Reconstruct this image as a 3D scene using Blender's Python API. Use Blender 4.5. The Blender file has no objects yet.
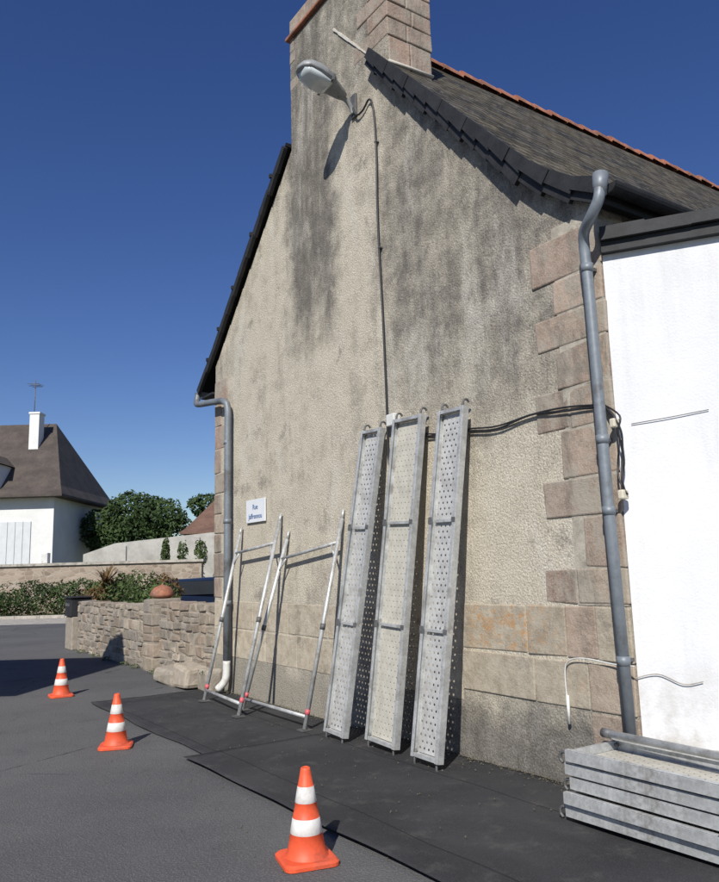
import bpy, math, random
from mathutils import Vector, Matrix, noise as mnoise
random.seed(7)
sc=bpy.context.scene
sc.view_settings.view_transform='Standard'
try: sc.view_settings.look='None'
except Exception: pass
sc.view_settings.exposure=0

# ---------------------------------------------------------------- frames
# gable frame: +x along wall towards viewer's right, +y into the house, z up
GM=Matrix.Translation((1.420,5.895,0))@Matrix.Rotation(math.radians(-56),4,'Z')
I4=Matrix.Identity(4)

# ---------------------------------------------------------------- node helpers
class N:
    def __init__(s,name):
        s.m=bpy.data.materials.new(name); s.m.use_nodes=True
        s.t=s.m.node_tree; s.b=s.t.nodes['Principled BSDF']
        s.tc=s.t.nodes.new('ShaderNodeTexCoord')
    def new(s,ty,**k):
        n=s.t.nodes.new(ty)
        for a,b in k.items(): setattr(n,a,b)
        return n
    def put(s,sock,v):
        if hasattr(v,'is_linked') or isinstance(v,bpy.types.NodeSocket): s.t.links.new(v,sock)
        else:
            if isinstance(v,(tuple,list)) and len(v)==3 and sock.type=='RGBA': v=(*v,1)
            sock.default_value=v
    def ma(s,op,a,b=0.,c=None,clamp=False):
        n=s.new('ShaderNodeMath',operation=op,use_clamp=clamp)
        s.put(n.inputs[0],a); s.put(n.inputs[1],b)
        if c is not None: s.put(n.inputs[2],c)
        return n.outputs[0]
    def ss(s,v,a,b,ta=0.,tb=1.):
        n=s.new('ShaderNodeMapRange',interpolation_type='SMOOTHSTEP')
        s.put(n.inputs[0],v); n.inputs[1].default_value=a; n.inputs[2].default_value=b
        n.inputs[3].default_value=ta; n.inputs[4].default_value=tb
        return n.outputs[0]
    def mix(s,f,a,b,mode='MIX'):
        n=s.new('ShaderNodeMixRGB',blend_type=mode)
        s.put(n.inputs[0],f); s.put(n.inputs[1],a); s.put(n.inputs[2],b); return n.outputs[0]
    def mapp(s,scale=(1,1,1),src=None,rot=(0,0,0),loc=(0,0,0)):
        n=s.new('ShaderNodeMapping'); n.inputs['Scale'].default_value=scale
        n.inputs['Rotation'].default_value=rot; n.inputs['Location'].default_value=loc
        s.t.links.new(src or s.tc.outputs['Object'],n.inputs[0]); return n.outputs[0]
    def noise(s,scale,detail=4,rough=.6,vec=None,dist=0.):
        n=s.new('ShaderNodeTexNoise'); n.inputs['Scale'].default_value=scale
        n.inputs['Detail'].default_value=detail; n.inputs['Roughness'].default_value=rough
        n.inputs['Distortion'].default_value=dist
        s.t.links.new(vec or s.tc.outputs['Object'],n.inputs['Vector']); return n.outputs['Fac']
    def vor(s,scale,vec=None,feature='F1',out='Distance'):
        n=s.new('ShaderNodeTexVoronoi',feature=feature); n.inputs['Scale'].default_value=scale
        s.t.links.new(vec or s.tc.outputs['Object'],n.inputs['Vector']); return n.outputs[out]
    def xyz(s,src=None):
        n=s.new('ShaderNodeSeparateXYZ'); s.t.links.new(src or s.tc.outputs['Object'],n.inputs[0]); return n.outputs
    def bump(s,h,strength=.5,dist=.01):
        n=s.new('ShaderNodeBump'); n.inputs['Strength'].default_value=strength; n.inputs['Distance'].default_value=dist
        s.put(n.inputs['Height'],h); s.t.links.new(n.outputs[0],s.b.inputs['Normal'])
    def col(s,c): s.put(s.b.inputs['Base Color'],c)
    def set(s,rough=.8,metal=0.,spec=None):
        s.put(s.b.inputs['Roughness'],rough); s.put(s.b.inputs['Metallic'],metal)
        if spec is not None: s.b.inputs['Specular IOR Level'].default_value=spec
        return s.m

def simple(name,c,rough=.8,metal=0.,var=.25,scale=8.,bump=.0,dist=.005,dirt=None,spec=None,bs=None):
    n=N(name); a=n.noise(scale,5,.65); b=n.noise(scale*7,2,.6)
    f=n.ma('ADD',n.ma('MULTIPLY',a,.7),n.ma('MULTIPLY',b,.3))
    lo=tuple(x*(1-var) for x in c); hi=tuple(min(1,x*(1+var)) for x in c)
    co=n.mix(n.ss(f,.33,.67),lo,hi)
    if dirt: co=n.mix(n.ss(n.noise(scale*.6,6,.7),.5,.68),co,dirt)
    n.col(co)
    if bump: n.bump(n.noise(bs or scale*6,4,.7),bump,dist)
    return n.set(rough,metal,spec)

def stone_attr(name,moss=False,rough=.9,smear=0.):
    """stone whose tint comes from a per-block colour attribute"""
    n=N(name); at=n.new('ShaderNodeAttribute',attribute_name='Col')
    c=at.outputs['Color']
    f=n.noise(7,5,.7); g=n.noise(90,2,.7); v=n.vor(120)
    c=n.mix(n.ss(f,.35,.7),c,n.mix(1.,c,(.66,.64,.61),'MULTIPLY'))
    c=n.mix(n.ss(g,.42,.68,0,.5),c,(.5,.43,.36))
    c=n.mix(n.ss(v,.0,.32,.5,0),c,(.12,.095,.075))
    if smear:
        c=n.mix(n.ma('MULTIPLY',n.ss(n.noise(2.6,6,.75,n.mapp(loc=(5,2,7))),.46,.58),smear),c,(.37,.335,.275))
        c=n.mix(n.ss(n.noise(1.7,6,.75,n.mapp((1.5,1,.5))),.49,.64,0,.65),c,(.17,.155,.13))
    else: c=n.mix(n.ss(n.noise(2.2,6,.75),.52,.68,0,.6),c,(.17,.15,.125))
    if moss:
        X=n.xyz(); reg=n.ma('MULTIPLY',n.ma('MULTIPLY',n.ss(X[0],-1.0,-.85),n.ss(X[0],.1,-.3)),n.ss(X[2],.85,1.0))
        reg=n.ma('MAXIMUM',reg,n.ma('MULTIPLY',n.ss(n.noise(1.6,2,.5,n.mapp(loc=(2,0,0))),.55,.65),.35))
        mk=n.ma('MULTIPLY',n.ss(n.noise(9,6,.85),.51,.57),reg)
        c=n.mix(n.ma('MULTIPLY',mk,.75),c,(.46,.25,.10))
    n.col(c); n.bump(n.ma('ADD',n.noise(35,5,.75),n.ma('MULTIPLY',f,1.5)),.7,.010)
    return n.set(rough,0,.2)

# ---------------------------------------------------------------- mesh helpers
def link(o,parent=None,M=None):
    sc.collection.objects.link(o)
    if parent is not None: o.parent=parent
    if M is not None: o.matrix_local=M
    return o
def empty(name,M=I4):
    e=bpy.data.objects.new(name,None); e.empty_display_size=.2; sc.collection.objects.link(e); e.matrix_world=M; return e
def mesh(name,vs,fs,mats,parent=None,M=None,smooth=False,mi=None,cols=None,uvs=None,bevel=0.):
    me=bpy.data.meshes.new(name); me.from_pydata([tuple(v) for v in vs],[],fs)
    for m in (mats if isinstance(mats,(list,tuple)) else [mats]): me.materials.append(m)
    if mi:
        for p,i in zip(me.polygons,mi): p.material_index=i
    if cols:
        ca=me.color_attributes.new('Col','FLOAT_COLOR','CORNER')
        for p,c in zip(me.polygons,cols):
            for l in p.loop_indices: ca.data[l].color=(*c,1)
    if uvs:
        ul=me.uv_layers.new(name='UVMap')
        for p,u in zip(me.polygons,uvs):
            for l,uv in zip(p.loop_indices,u): ul.data[l].uv=uv
    if smooth:
        for p in me.polygons: p.use_smooth=True
    me.update()
    o=bpy.data.objects.new(name,me)
    if bevel:
        b=o.modifiers.new('b','BEVEL'); b.width=bevel; b.segments=2; b.limit_method='ANGLE'
    return link(o,parent,M)
BF=[(0,3,2,1),(4,5,6,7),(0,1,5,4),(1,2,6,5),(2,3,7,6),(3,0,4,7)]
def bx(x0,x1,y0,y1,z0,z1,j=0.):
    v=[Vector((x,y,z)) for x,y,z in [(x0,y0,z0),(x1,y0,z0),(x1,y1,z0),(x0,y1,z0),(x0,y0,z1),(x1,y0,z1),(x1,y1,z1),(x0,y1,z1)]]
    if j: v=[p+Vector([random.uniform(-j,j) for _ in range(3)]) for p in v]
    return v
def boxes(name,L,mats,parent=None,M=None,bevel=.0,cols=None,mi=None):
    vs=[];fs=[];cc=[];mm=[]
    for k,b in enumerate(L):
        n=len(vs); vs+=b; fs+=[tuple(i+n for i in f) for f in BF]
        if cols: cc+=[cols[k]]*6
        if mi: mm+=[mi[k]]*6
    return mesh(name,vs,fs,mats,parent,M,bevel=bevel,cols=cc or None,mi=mm or None)
def tube(name,pts,r,mat,parent=None,M=None,seg=12,radii=None):
    pts=[Vector(p) for p in pts]; vs=[];fs=[]
    n=len(pts)
    ref=None
    for i,p in enumerate(pts):
        t=(pts[min(i+1,n-1)]-pts[max(i-1,0)]).normalized()
        if ref is None:
            ref=Vector((0,0,1)) if abs(t.z)<.9 else Vector((1,0,0))
        a=(ref-t*ref.dot(t)).normalized(); b=t.cross(a); ref=a
        rr=radii[i] if radii else r
        for k in range(seg):
            an=2*math.pi*k/seg; vs.append(p+a*math.cos(an)*rr+b*math.sin(an)*rr)
    for i in range(n-1):
        for k in range(seg):
            k2=(k+1)%seg; fs.append((i*seg+k,i*seg+k2,(i+1)*seg+k2,(i+1)*seg+k))
    fs.append(tuple(range(seg-1,-1,-1))); fs.append(tuple((n-1)*seg+k for k in range(seg)))
    return mesh(name,vs,fs,mat,parent,M,smooth=True)
def smoothpts(P,k=6):
    P=[Vector(p) for p in P]; out=[]
    for i in range(len(P)-1):
        p0=P[max(i-1,0)];p1=P[i];p2=P[i+1];p3=P[min(i+2,len(P)-1)]
        for s in range(k):
            t=s/k; out.append(.5*((2*p1)+(p2-p0)*t+(2*p0-5*p1+4*p2-p3)*t*t+(3*p1-p0-3*p2+p3)*t**3))
    out.append(P[-1]); return out
def lathe(name,prof,mat,parent=None,M=None,seg=32,mi=None):
    vs=[];fs=[];mm=[]
    for r,z in prof:
        for k in range(seg):
            a=2*math.pi*k/seg; vs.append((r*math.cos(a),r*math.sin(a),z))
    for i in range(len(prof)-1):
        for k in range(seg):
            k2=(k+1)%seg; fs.append((i*seg+k,i*seg+k2,(i+1)*seg+k2,(i+1)*seg+k)); mm.append(mi[i] if mi else 0)
    return mesh(name,vs,fs,mat,parent,M,smooth=True,mi=mm)
def prism(name,poly,y0,y1,mats,parent=None,M=None,axis='y'):
    n=len(poly)
    vs=[(x,y0,z) for x,z in poly]+[(x,y1,z) for x,z in poly]
    fs=[tuple(range(n)),tuple(range(2*n-1,n-1,-1))]+[((i+1)%n,i,n+i,n+(i+1)%n) for i in range(n)]
    return mesh(name,vs,fs,mats,parent,M)

# ---------------------------------------------------------------- materials
def m_gable():
    n=N('weathered_render'); X=n.xyz(); x,z=X[0],X[2]
    st=n.noise(1.5,7,.68,n.mapp((1.9,1,.26)),.6); big=n.noise(.8,6,.66); med=n.noise(3.6,7,.78); fine=n.noise(60,3,.75); sp=n.vor(62)
    xw=n.ma('ADD',x,n.ma('MULTIPLY',n.ma('SUBTRACT',n.noise(1.3,5,.7),.5),1.2))
    G1=n.ma('MULTIPLY',n.ss(xw,-2.45,-1.5),n.ss(z,2.2,3.6))
    b=n.ma('MULTIPLY',n.ss(xw,-4.35,-3.8),n.ss(xw,-2.65,-3.2))
    G2=n.ma('MULTIPLY',n.ma('MULTIPLY',b,n.ss(z,3.3,5.4)),1.25)
    G3=n.ss(z,6.1,7.2,0,.85)
    G4=n.ma('MULTIPLY',n.ss(xw,-5.4,-6.3),n.ss(z,3.4,4.4,0,.4))
    g=n.ma('MAXIMUM',n.ma('MAXIMUM',G1,G2),n.ma('MAXIMUM',G3,G4))
    m=n.ma('ADD',n.ma('MULTIPLY',g,.85),n.ma('MULTIPLY',n.ma('SUBTRACT',st,.51),1.7))
    m=n.ma('ADD',m,n.ma('MULTIPLY',n.ma('SUBTRACT',med,.5),1.3))
    m=n.ma('ADD',m,n.ma('MULTIPLY',n.ma('SUBTRACT',big,.5),1.3),clamp=True)
    lightc=n.mix(n.ss(med,.35,.7),(.63,.58,.475),(.53,.48,.385))
    darkc=n.mix(n.ss(med,.38,.62),(.285,.262,.225),(.185,.17,.147))
    c=n.mix(m,lightc,darkc)
    c=n.mix(n.ma('MULTIPLY',n.ss(n.noise(1.0,6,.72,n.mapp((1.2,1,.45),loc=(3,0,1))),.52,.66),.5),c,(.68,.65,.57))
    # run-off stains under the chimney
    c=n.mix(n.ma('MULTIPLY',n.ma('MULTIPLY',n.ss(n.noise(2.0,6,.7,n.mapp((2.3,1,.22),loc=(9,0,4)),.5),.44,.62),b),n.ss(z,3.9,5.8,.0,.6)),c,(.13,.122,.108))
    # dark algae blotches
    c=n.mix(n.ss(n.noise(1.9,7,.8,n.mapp(loc=(1,0,8))),.55,.66,0,.6),c,(.19,.175,.152))
    # damp, mossy foot of the wall
    zz=n.ma('ADD',z,n.ma('MULTIPLY',n.ma('SUBTRACT',n.noise(1.6,6,.7),.5),-1.5))
    c=n.mix(n.ma('MULTIPLY',n.ss(zz,.85,.3),n.ss(x,-3.5,-.9,.55,.95)),c,n.mix(n.ss(med,.35,.65),(.12,.113,.10),(.25,.235,.21)))
    # speckle of the roughcast
    c=n.mix(n.ss(fine,.38,.66,.0,.75),c,n.mix(1.,c,(.50,.48,.45),'MULTIPLY'))
    c=n.mix(n.ss(sp,.32,.02,0,.7),c,n.mix(1.,c,(1.45,1.43,1.4),'MULTIPLY'))
    n.col(c)
    h=n.ma('ADD',n.ma('MULTIPLY',fine,.9),n.ma('MULTIPLY',n.ma('SUBTRACT',1.,sp),.8)); h=n.ma('ADD',h,n.ma('MULTIPLY',med,.5))
    n.bump(h,.75,.007); return n.set(.95,0,.15)
MG=m_gable()
MST=stone_attr('granite_blocks'); MSM=stone_attr('granite_blocks_lichen',True); MSQ=stone_attr('quoin_granite',False,smear=.8)

def m_asphalt():
    n=N('asphalt'); v=n.vor(70); f=n.noise(160,2,.6); b=n.noise(.35,5,.6); s=n.noise(1.7,6,.7)
    c=n.mix(n.ss(b,.35,.65),(.098,.098,.10),(.132,.131,.13))
    c=n.mix(n.ss(v,.40,.05,0,.7),c,(.25,.245,.24)); c=n.mix(n.ss(f,.5,.7,0,.65),c,(.035,.035,.035))
    c=n.mix(n.ss(s,.55,.72,0,.4),c,(.065,.065,.066))
    cr=n.vor(.55,n.mapp((1,1,1),loc=(.4,.2,0)),'DISTANCE_TO_EDGE')
    cw=n.ma('ADD',cr,n.ma('MULTIPLY',n.ma('SUBTRACT',n.noise(6,4,.7),.5),.05))
    c=n.mix(n.ma('MULTIPLY',n.ss(n.ma('ABSOLUTE',cw),.006,.001),n.ss(n.noise(.5,2,.5),.5,.6,0,.8)),c,(.02,.02,.02))
    n.col(c); n.bump(n.ma('ADD',n.ma('SUBTRACT',1.,v),f),.7,.008); return n.set(.88,0,.3)
def m_mat():
    n=N('bitumen_membrane'); f=n.noise(160,2,.6); b=n.noise(.9,6,.65,dist=.4); s=n.noise(5,6,.7)
    c=n.mix(n.ss(b,.35,.65),(.026,.026,.028),(.046,.046,.048)); c=n.mix(n.ss(s,.52,.72,0,.6),c,(.09,.085,.077))
    c=n.mix(n.ss(f,.52,.7,0,.5),c,(.10,.10,.10))
    X=n.xyz(); sm=n.ma('ABSOLUTE',n.ma('SUBTRACT',n.ma('FRACT',n.ma('ADD',X[1],.05)),.5))
    c=n.mix(n.ss(sm,.008,.002,0,.7),c,(.008,.008,.008))
    n.col(c); n.bump(n.ma('ADD',n.ma('MULTIPLY',f,.35),n.ma('ADD',n.ma('MULTIPLY',b,2.),n.ss(sm,.012,.006,0,-.6))),.6,.012); return n.set(.8,0,.3)
def m_slate(name,moss=.5):
    n=N(name); uv=n.tc.outputs['UV']
    br=n.new('ShaderNodeTexBrick'); n.t.links.new(uv,br.inputs['Vector'])
    br.offset=.5; br.inputs['Scale'].default_value=1.; br.inputs['Brick Width'].default_value=.24; br.inputs['Row Height'].default_value=.15
    br.inputs['Mortar Size'].default_value=.012; br.inputs['Mortar Smooth'].default_value=.3; br.inputs['Bias'].default_value=0
    br.inputs['Color1'].default_value=(.028,.028,.029,1); br.inputs['Color2'].default_value=(.10,.092,.08,1); br.inputs['Mortar'].default_value=(.008,.008,.008,1)
    c=br.outputs['Color']
    ms=n.noise(2.2,6,.75); c=n.mix(n.ss(ms,.42,.62,0,moss*.5),c,(.13,.105,.055))
    c=n.mix(n.ss(n.noise(9,6,.75),.54,.65,0,moss*.75),c,(.24,.22,.17))
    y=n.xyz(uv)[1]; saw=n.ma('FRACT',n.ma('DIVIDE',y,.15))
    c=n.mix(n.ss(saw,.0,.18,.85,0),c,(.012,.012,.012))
    n.col(c)
    h=n.ma('ADD',n.ma('MULTIPLY',saw,-1.2),n.ma('MULTIPLY',br.outputs['Fac'],-1.)); h=n.ma('ADD',h,n.ma('MULTIPLY',n.noise(30,4,.7),.6))
    n.bump(h,.9,.014); return n.set(.8,0,.2)
M_ASPH=m_asphalt(); M_MAT=m_mat(); M_SLATE=m_slate('old_slate',.75); M_SLATE2=m_slate('dark_slate',.1)
M_BLACK=simple('black_slate_verge',(.018,.019,.021),.7,0,.4,6,.3,.003)
M_TERRA=simple('terracotta_ridge',(.33,.135,.08),.85,0,.4,5,.4,.006,dirt=(.14,.105,.08))
M_ZINC=simple('grey_downpipe',(.20,.225,.25),.5,.15,.15,4,.1,.002,dirt=(.12,.125,.13))
M_GALV=simple('galvanised_steel',(.52,.53,.52),.48,.4,.22,9,.15,.002,dirt=(.34,.33,.31))
M_GALVD=simple('dull_steel',(.13,.13,.13),.6,.3,.3,10)
M_CABLE=simple('black_cable',(.02,.02,.022),.5,0,.2,10)
M_CREAM=simple('cream_plastic',(.62,.57,.45),.5,0,.1,10)
M_WPLAS=simple('white_plastic',(.66,.66,.63),.45,0,.08,10,dirt=(.5,.48,.43))
M_MORT=simple('lime_mortar',(.55,.52,.46),.9,0,.15,14,.5,.006)
M_CONC=simple('concrete',(.40,.37,.32),.9,0,.2,5,.5,.006,dirt=(.2,.19,.16))
M_PINK=simple('pink_ring_paint',(.62,.12,.14),.5,0,.1,10)
M_DEBR=simple('grit_and_moss',(.10,.09,.06),.95,0,.4,12)

def m_whitewall():
    n=N('white_render'); f=n.noise(60,3,.7); b=n.noise(.8,5,.6); z=n.xyz()[2]
    c=n.mix(n.ss(b,.3,.7),(.74,.745,.76),(.67,.68,.695))
    c=n.mix(n.ss(n.noise(2.5,6,.7,n.mapp((2,1,.3))),.48,.7,0,.35),c,(.55,.54,.52))
    c=n.mix(n.ma('MULTIPLY',n.ss(z,1.1,.42,0,.8),n.ss(n.noise(3,6,.7),.4,.65)),c,(.45,.43,.38))
    n.col(c); n.bump(n.ma('ADD',f,n.ma('MULTIPLY',n.noise(5,4,.6),1.5)),.45,.008); return n.set(.9,0,.2)
M_WW=m_whitewall()

def m_perf(name,px,py,rad,c1,c2,c3,metal):
    n=N(name); X=n.xyz()
    row=n.ma('FLOOR',n.ma('DIVIDE',X[1],py))
    sh=n.ma('MULTIPLY',n.ma('MODULO',row,2.),.5)
    a=n.ma('MULTIPLY',n.ma('SUBTRACT',n.ma('FRACT',n.ma('ADD',n.ma('ADD',n.ma('DIVIDE',X[0],px),sh),10.25)),.5),px)
    b=n.ma('MULTIPLY',n.ma('SUBTRACT',n.ma('FRACT',n.ma('DIVIDE',X[1],py)),.5),py)
    d=n.ma('SQRT',n.ma('ADD',n.ma('MULTIPLY',a,a),n.ma('MULTIPLY',b,b)))
    hole=n.ss(d,rad+.0006,rad-.0006)
    base=n.mix(n.ss(n.noise(7,5,.7),.35,.68),c1,c2)
    base=n.mix(n.ss(n.noise(2.5,6,.75,n.mapp((3,.5,1))),.5,.66,0,.6),base,c3)
    base=n.mix(n.ss(d,rad+.003,rad,0,.5),base,tuple(x*.35 for x in c2))
    n.col(base); n.bump(n.ma('ADD',n.ss(d,rad+.007,rad,0,-1.),n.ma('MULTIPLY',n.noise(20,3,.6),.15)),.5,.004)
    n.b.inputs['Metallic'].default_value=metal; n.b.inputs['Roughness'].default_value=.5
    n.put(n.b.inputs['Alpha'],n.ma('SUBTRACT',1.,hole))
    return n.m
M_PERF=m_perf('perforated_deck',.056,.05,.0085,(.60,.60,.58),(.46,.455,.44),(.33,.315,.29),.25)
M_PERF2=m_perf('weathered_perforated_deck',.056,.05,.0040,(.56,.535,.46),(.46,.44,.375),(.36,.335,.285),.05)

def leafmat(name,c1,c2,c3=None,scale=1.2):
    n=N(name); f=n.noise(scale,3,.6); g=n.noise(scale*14,2,.5)
    c=n.mix(n.ss(f,.35,.65),c1,c2)
    c=n.mix(n.ss(g,.45,.7,0,.7),c,c3 or tuple(x*1.6 for x in c2)); n.col(c)
    return n.set(.65,0,.25)
M_LEAFD=leafmat('dark_foliage',(.018,.035,.012),(.04,.07,.02),(.07,.11,.03),.7)
M_LEAFM=leafmat('garden_foliage',(.03,.055,.015),(.07,.11,.03),(.12,.15,.05),1.5)
M_LEAFR=leafmat('rusty_foliage',(.10,.05,.02),(.16,.09,.04),(.08,.10,.03),2.)
M_BARK=simple('bark',(.12,.09,.065),.95,0,.3,8,.6,.01)

# ---------------------------------------------------------------- camera
F=765.;p=math.radians(9.5);a=math.radians(1.6)
r0=Vector((1,0,0));u0=Vector((0,-math.sin(p),math.cos(p)));f=Vector((0,math.cos(p),math.sin(p)))
r=r0*math.cos(a)-u0*math.sin(a);u=u0*math.cos(a)+r0*math.sin(a)
cd=bpy.data.cameras.new('camera'); cam=bpy.data.objects.new('camera',cd); sc.collection.objects.link(cam)
R3=Matrix((r,u,-f)).transposed()
cam.matrix_world=Matrix.Translation((0,0,1.6))@R3.to_4x4()
cd.sensor_fit='HORIZONTAL'; cd.sensor_width=36; cd.lens=36*F/719; cd.clip_end=2000; cd.clip_start=.05
sc.camera=cam

# ---------------------------------------------------------------- light
SH,SE=15.,39.
w=bpy.data.worlds.new('World'); sc.world=w; w.use_nodes=True; nt=w.node_tree
bg=nt.nodes['Background']; sky=nt.nodes.new('ShaderNodeTexSky'); sky.sky_type='NISHITA'; sky.sun_disc=False
sky.sun_elevation=math.radians(SE); sky.sun_rotation=math.radians(180+SH)
sky.altitude=300; sky.air_density=1.0; sky.dust_density=.2; sky.ozone_density=3.
hs=nt.nodes.new('ShaderNodeHueSaturation'); hs.inputs['Hue'].default_value=.518; hs.inputs['Saturation'].default_value=1.22; hs.inputs['Value'].default_value=1.
nt.links.new(sky.outputs[0],hs.inputs['Color']); nt.links.new(hs.outputs[0],bg.inputs[0]); bg.inputs[1].default_value=.088
sl=bpy.data.lights.new('sun','SUN'); sl.energy=5.; sl.angle=math.radians(.53); sl.color=(1,.96,.895)
so=bpy.data.objects.new('sun',sl); sc.collection.objects.link(so)
d=Vector((math.sin(math.radians(SH))*math.cos(math.radians(SE)),math.cos(math.radians(SH))*math.cos(math.radians(SE)),-math.sin(math.radians(SE))))
so.rotation_mode='QUATERNION'; so.rotation_quaternion=d.to_track_quat('-Z','Y'); so.location=(-5,-10,15)

# ---------------------------------------------------------------- ground
M_EARTH=simple('dry_grass',(.10,.11,.045),.95,0,.35,.6,.5,.03,dirt=(.16,.13,.08))
mesh('ground',[(-400,-200,-.004),(400,-200,-.004),(400,600,-.004),(-400,600,-.004)],[(0,1,2,3)],M_EARTH)
mesh('road',[(-60,-30,0),(30,-30,0),(30,31.5,0),(-60,31.5,0)],[(0,1,2,3)],M_ASPH)
boxes('kerb',[bx(-40+i*1.0,-39.01+i*1.0,31.3,31.5,0,.12) for i in range(32)],M_CONC,bevel=.01)
mesh('pavement',[(-60,27.5,.004),(-8,27.5,.004),(-8,31.3,.004),(-60,31.3,.004)],[(0,1,2,3)],M_CONC)
def sheet(name,x0,x1,y0,y1,z,seed):
    nx,ny=70,26; vs=[];fs=[]
    for j in range(ny+1):
        for i in range(nx+1):
            x=x0+(x1-x0)*i/nx; y=y0+(y1-y0)*j/ny
            e=mnoise.noise(Vector((x*.9,y*.9,seed)))
            if j==0: y+=.06*e
            if i==0 or i==nx: x+=.06*e
            h=.008+.012*mnoise.noise(Vector((x*1.6,y*2.6,seed+5)))
            vs.append((x,y,z+h))
    for j in range(ny):
        for i in range(nx):
            q=j*(nx+1)+i; fs.append((q,q+1,q+nx+2,q+nx+1))
    o=mesh(name,vs,fs,M_MAT,None,GM,smooth=True)
    s=o.modifiers.new('s','SOLIDIFY'); s.thickness=.004; s.offset=-1
    return o
sheet('ground_membrane',-6.3,-2.2,-1.70,-.03,.010,1.)
sheet('ground_membrane',-2.62,4.5,-1.88,-.03,.028,3.)
vs=[];fs=[];rg=random.Random(21)
for _ in range(1500):
    if rg.random()<.75: x=rg.uniform(-6.3,.6); y=-.02-abs(rg.gauss(0,.07)); z=.045
    else: x=rg.uniform(-6.3,.6); y=rg.uniform(-2.6,-.1); z=.05 if y>-1.6 else .004
    if x<-2.62: z=min(z,.03)
    s_=rg.uniform(.002,.008); n0=len(vs)
    vs+=[(x-s_,y-s_*.6,z),(x+s_,y-s_*.4,z),(x+s_*.3,y+s_,z),(x,y,z+s_*1.3)]; fs+=[(n0,n0+1,n0+3),(n0+1,n0+2,n0+3),(n0+2,n0,n0+3)]
mesh('grit',vs,fs,M_DEBR,None,GM)

# ---------------------------------------------------------------- house
house=empty('stone_gable_house',GM)
XL,XR=-6.35,.68; AX=-2.86
wallpoly=[(XL,-.1),(XR,-.1),(XR,4.26),(.2,4.60),(AX,7.98),(XL+.0,4.66)]
prism('gable_walls',wallpoly,0,9.4,MG,house)
def slope(name,prof,y0,y1,mat,th=.05):
    vs=[];fs=[];uv=[]; s=0; S=[0]
    for i in range(1,len(prof)): S.append(S[-1]+math.hypot(prof[i][0]-prof[i-1][0],prof[i][1]-prof[i-1][1]))
    n=len(prof)
    for dz in (0,-th):
        for (x,z) in prof:
            vs.append((x,y0,z+dz)); vs.append((x,y1,z+dz))
    for i in range(n-1):
        fs.append((2*i,2*i+1,2*i+3,2*i+2)); uv.append([(y0,-S[i]),(y1,-S[i]),(y1,-S[i+1]),(y0,-S[i+1])])
        o=2*n; fs.append((o+2*i,o+2*i+2,o+2*i+3,o+2*i+1)); uv.append([(0,0)]*4)
        fs.append((2*i,2*i+2,o+2*i+2,o+2*i)); uv.append([(0,0)]*4)
        fs.append((2*i+1,o+2*i+1,o+2*i+3,2*i+3)); uv.append([(0,0)]*4)
    fs.append((0,2*n,2*n+1,1)); uv.append([(0,0)]*4)
    e=2*(n-1); fs.append((e,e+1,2*n+e+1,2*n+e)); uv.append([(0,0)]*4)
    return mesh(name,vs,fs,mat,house,uvs=uv)
CD=.60   # chimney depth
def zr(x): return 8.10-1.105*(x-AX)
def zl(x): return 8.10-.949*(AX-x)
PR=[(AX,8.10),(.12,zr(.12)),(.35,4.60),(.60,4.42),(.80,4.33)]
PL=[(AX,8.10),(-6.2,zl(-6.2)),(-6.5,4.67),(-6.82,4.40)]
slope('roof_right_upper',[(AX,8.10),(-1.80,zr(-1.80))],CD+.01,9.6,M_SLATE)
slope('roof_right',[(-1.785,zr(-1.785))]+PR[1:],-.07,9.6,M_SLATE)
slope('roof_left_upper',[(AX,8.10),(-3.93,zl(-3.93))],CD+.01,9.6,M_SLATE2)
slope('roof_left',[(-3.945,zl(-3.945))]+PL[1:],-.07,9.6,M_SLATE2)
vs=[];fs=[]
for i in range(26):
    y=CD+.03+i*.34; n0=len(vs); seg=8; dz=random.uniform(-.016,.016)
    for (yy,rr) in ((y,.125),(y+.35,.100)):
        for k in range(seg+1):
            an=math.pi*k/seg; vs.append((AX+math.cos(an)*rr,yy,8.06+dz+math.sin(an)*rr))
    for k in range(seg): fs.append((n0+k,n0+k+1,n0+seg+1+k+1,n0+seg+1+k))
    fs.append(tuple(n0+k for k in range(seg+1)))
mesh('ridge_tiles',vs,fs,M_TERRA,house)
def verge(name,prof,step,depth,y0,y1,lift=0.02):
    B=[]
    for i in range(len(prof)-1):
        a=Vector((prof[i][0],0,prof[i][1]));b=Vector((prof[i+1][0],0,prof[i+1][1])); t=(b-a).normalized(); nn=Vector((t.z,0,-t.x))
        if nn.z>0: nn=-nn
        l=(b-a).length; k=max(1,round(l/step))
        for j in range(k):
            p0=a+t*(l*j/k-.01); p1=a+t*(l*(j+1)/k+.02)
            dd=depth*random.uniform(.88,1.1); up=-nn*lift
            q=random.uniform(-.008,.008)
            v=[p0+up,p1+up,p1+nn*(dd+.025),p0+nn*dd]
            B.append([Vector((x.x,y0+q,x.z)) for x in v]+[Vector((x.x,y1+q,x.z)) for x in v])
    vs=[];fs=[]
    for b in B:
        n0=len(vs); vs+=b
        fs+=[(n0,n0+1,n0+2,n0+3),(n0+4,n0+7,n0+6,n0+5)]+[(n0+(i+1)%4,n0+i,n0+4+i,n0+4+(i+1)%4) for i in range(4)]
    return mesh(name,vs,fs,M_BLACK,house)
PRv=[(-1.98,zr(-1.98))]+PR[1:]; PLv=[(-3.99,zl(-3.99))]+PL[1:]
verge('verge_slates_right',PRv,.24,.15,-.105,-.06)
verge('verge_slates_right_upper',PRv,.24,.075,-.135,-.10,.030)
verge('verge_slates_left',PLv,.3,.07,-.11,-.06,.005)
boxes('verge_pegs',[bx(x-.02,x+.02,-.13,-.10,z-.02,z+.03) for x,z in [(-4.3,6.75),(-4.9,6.17),(-5.5,5.60),(-6.0,5.13),(-6.4,4.76)]],M_BLACK,house)
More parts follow.
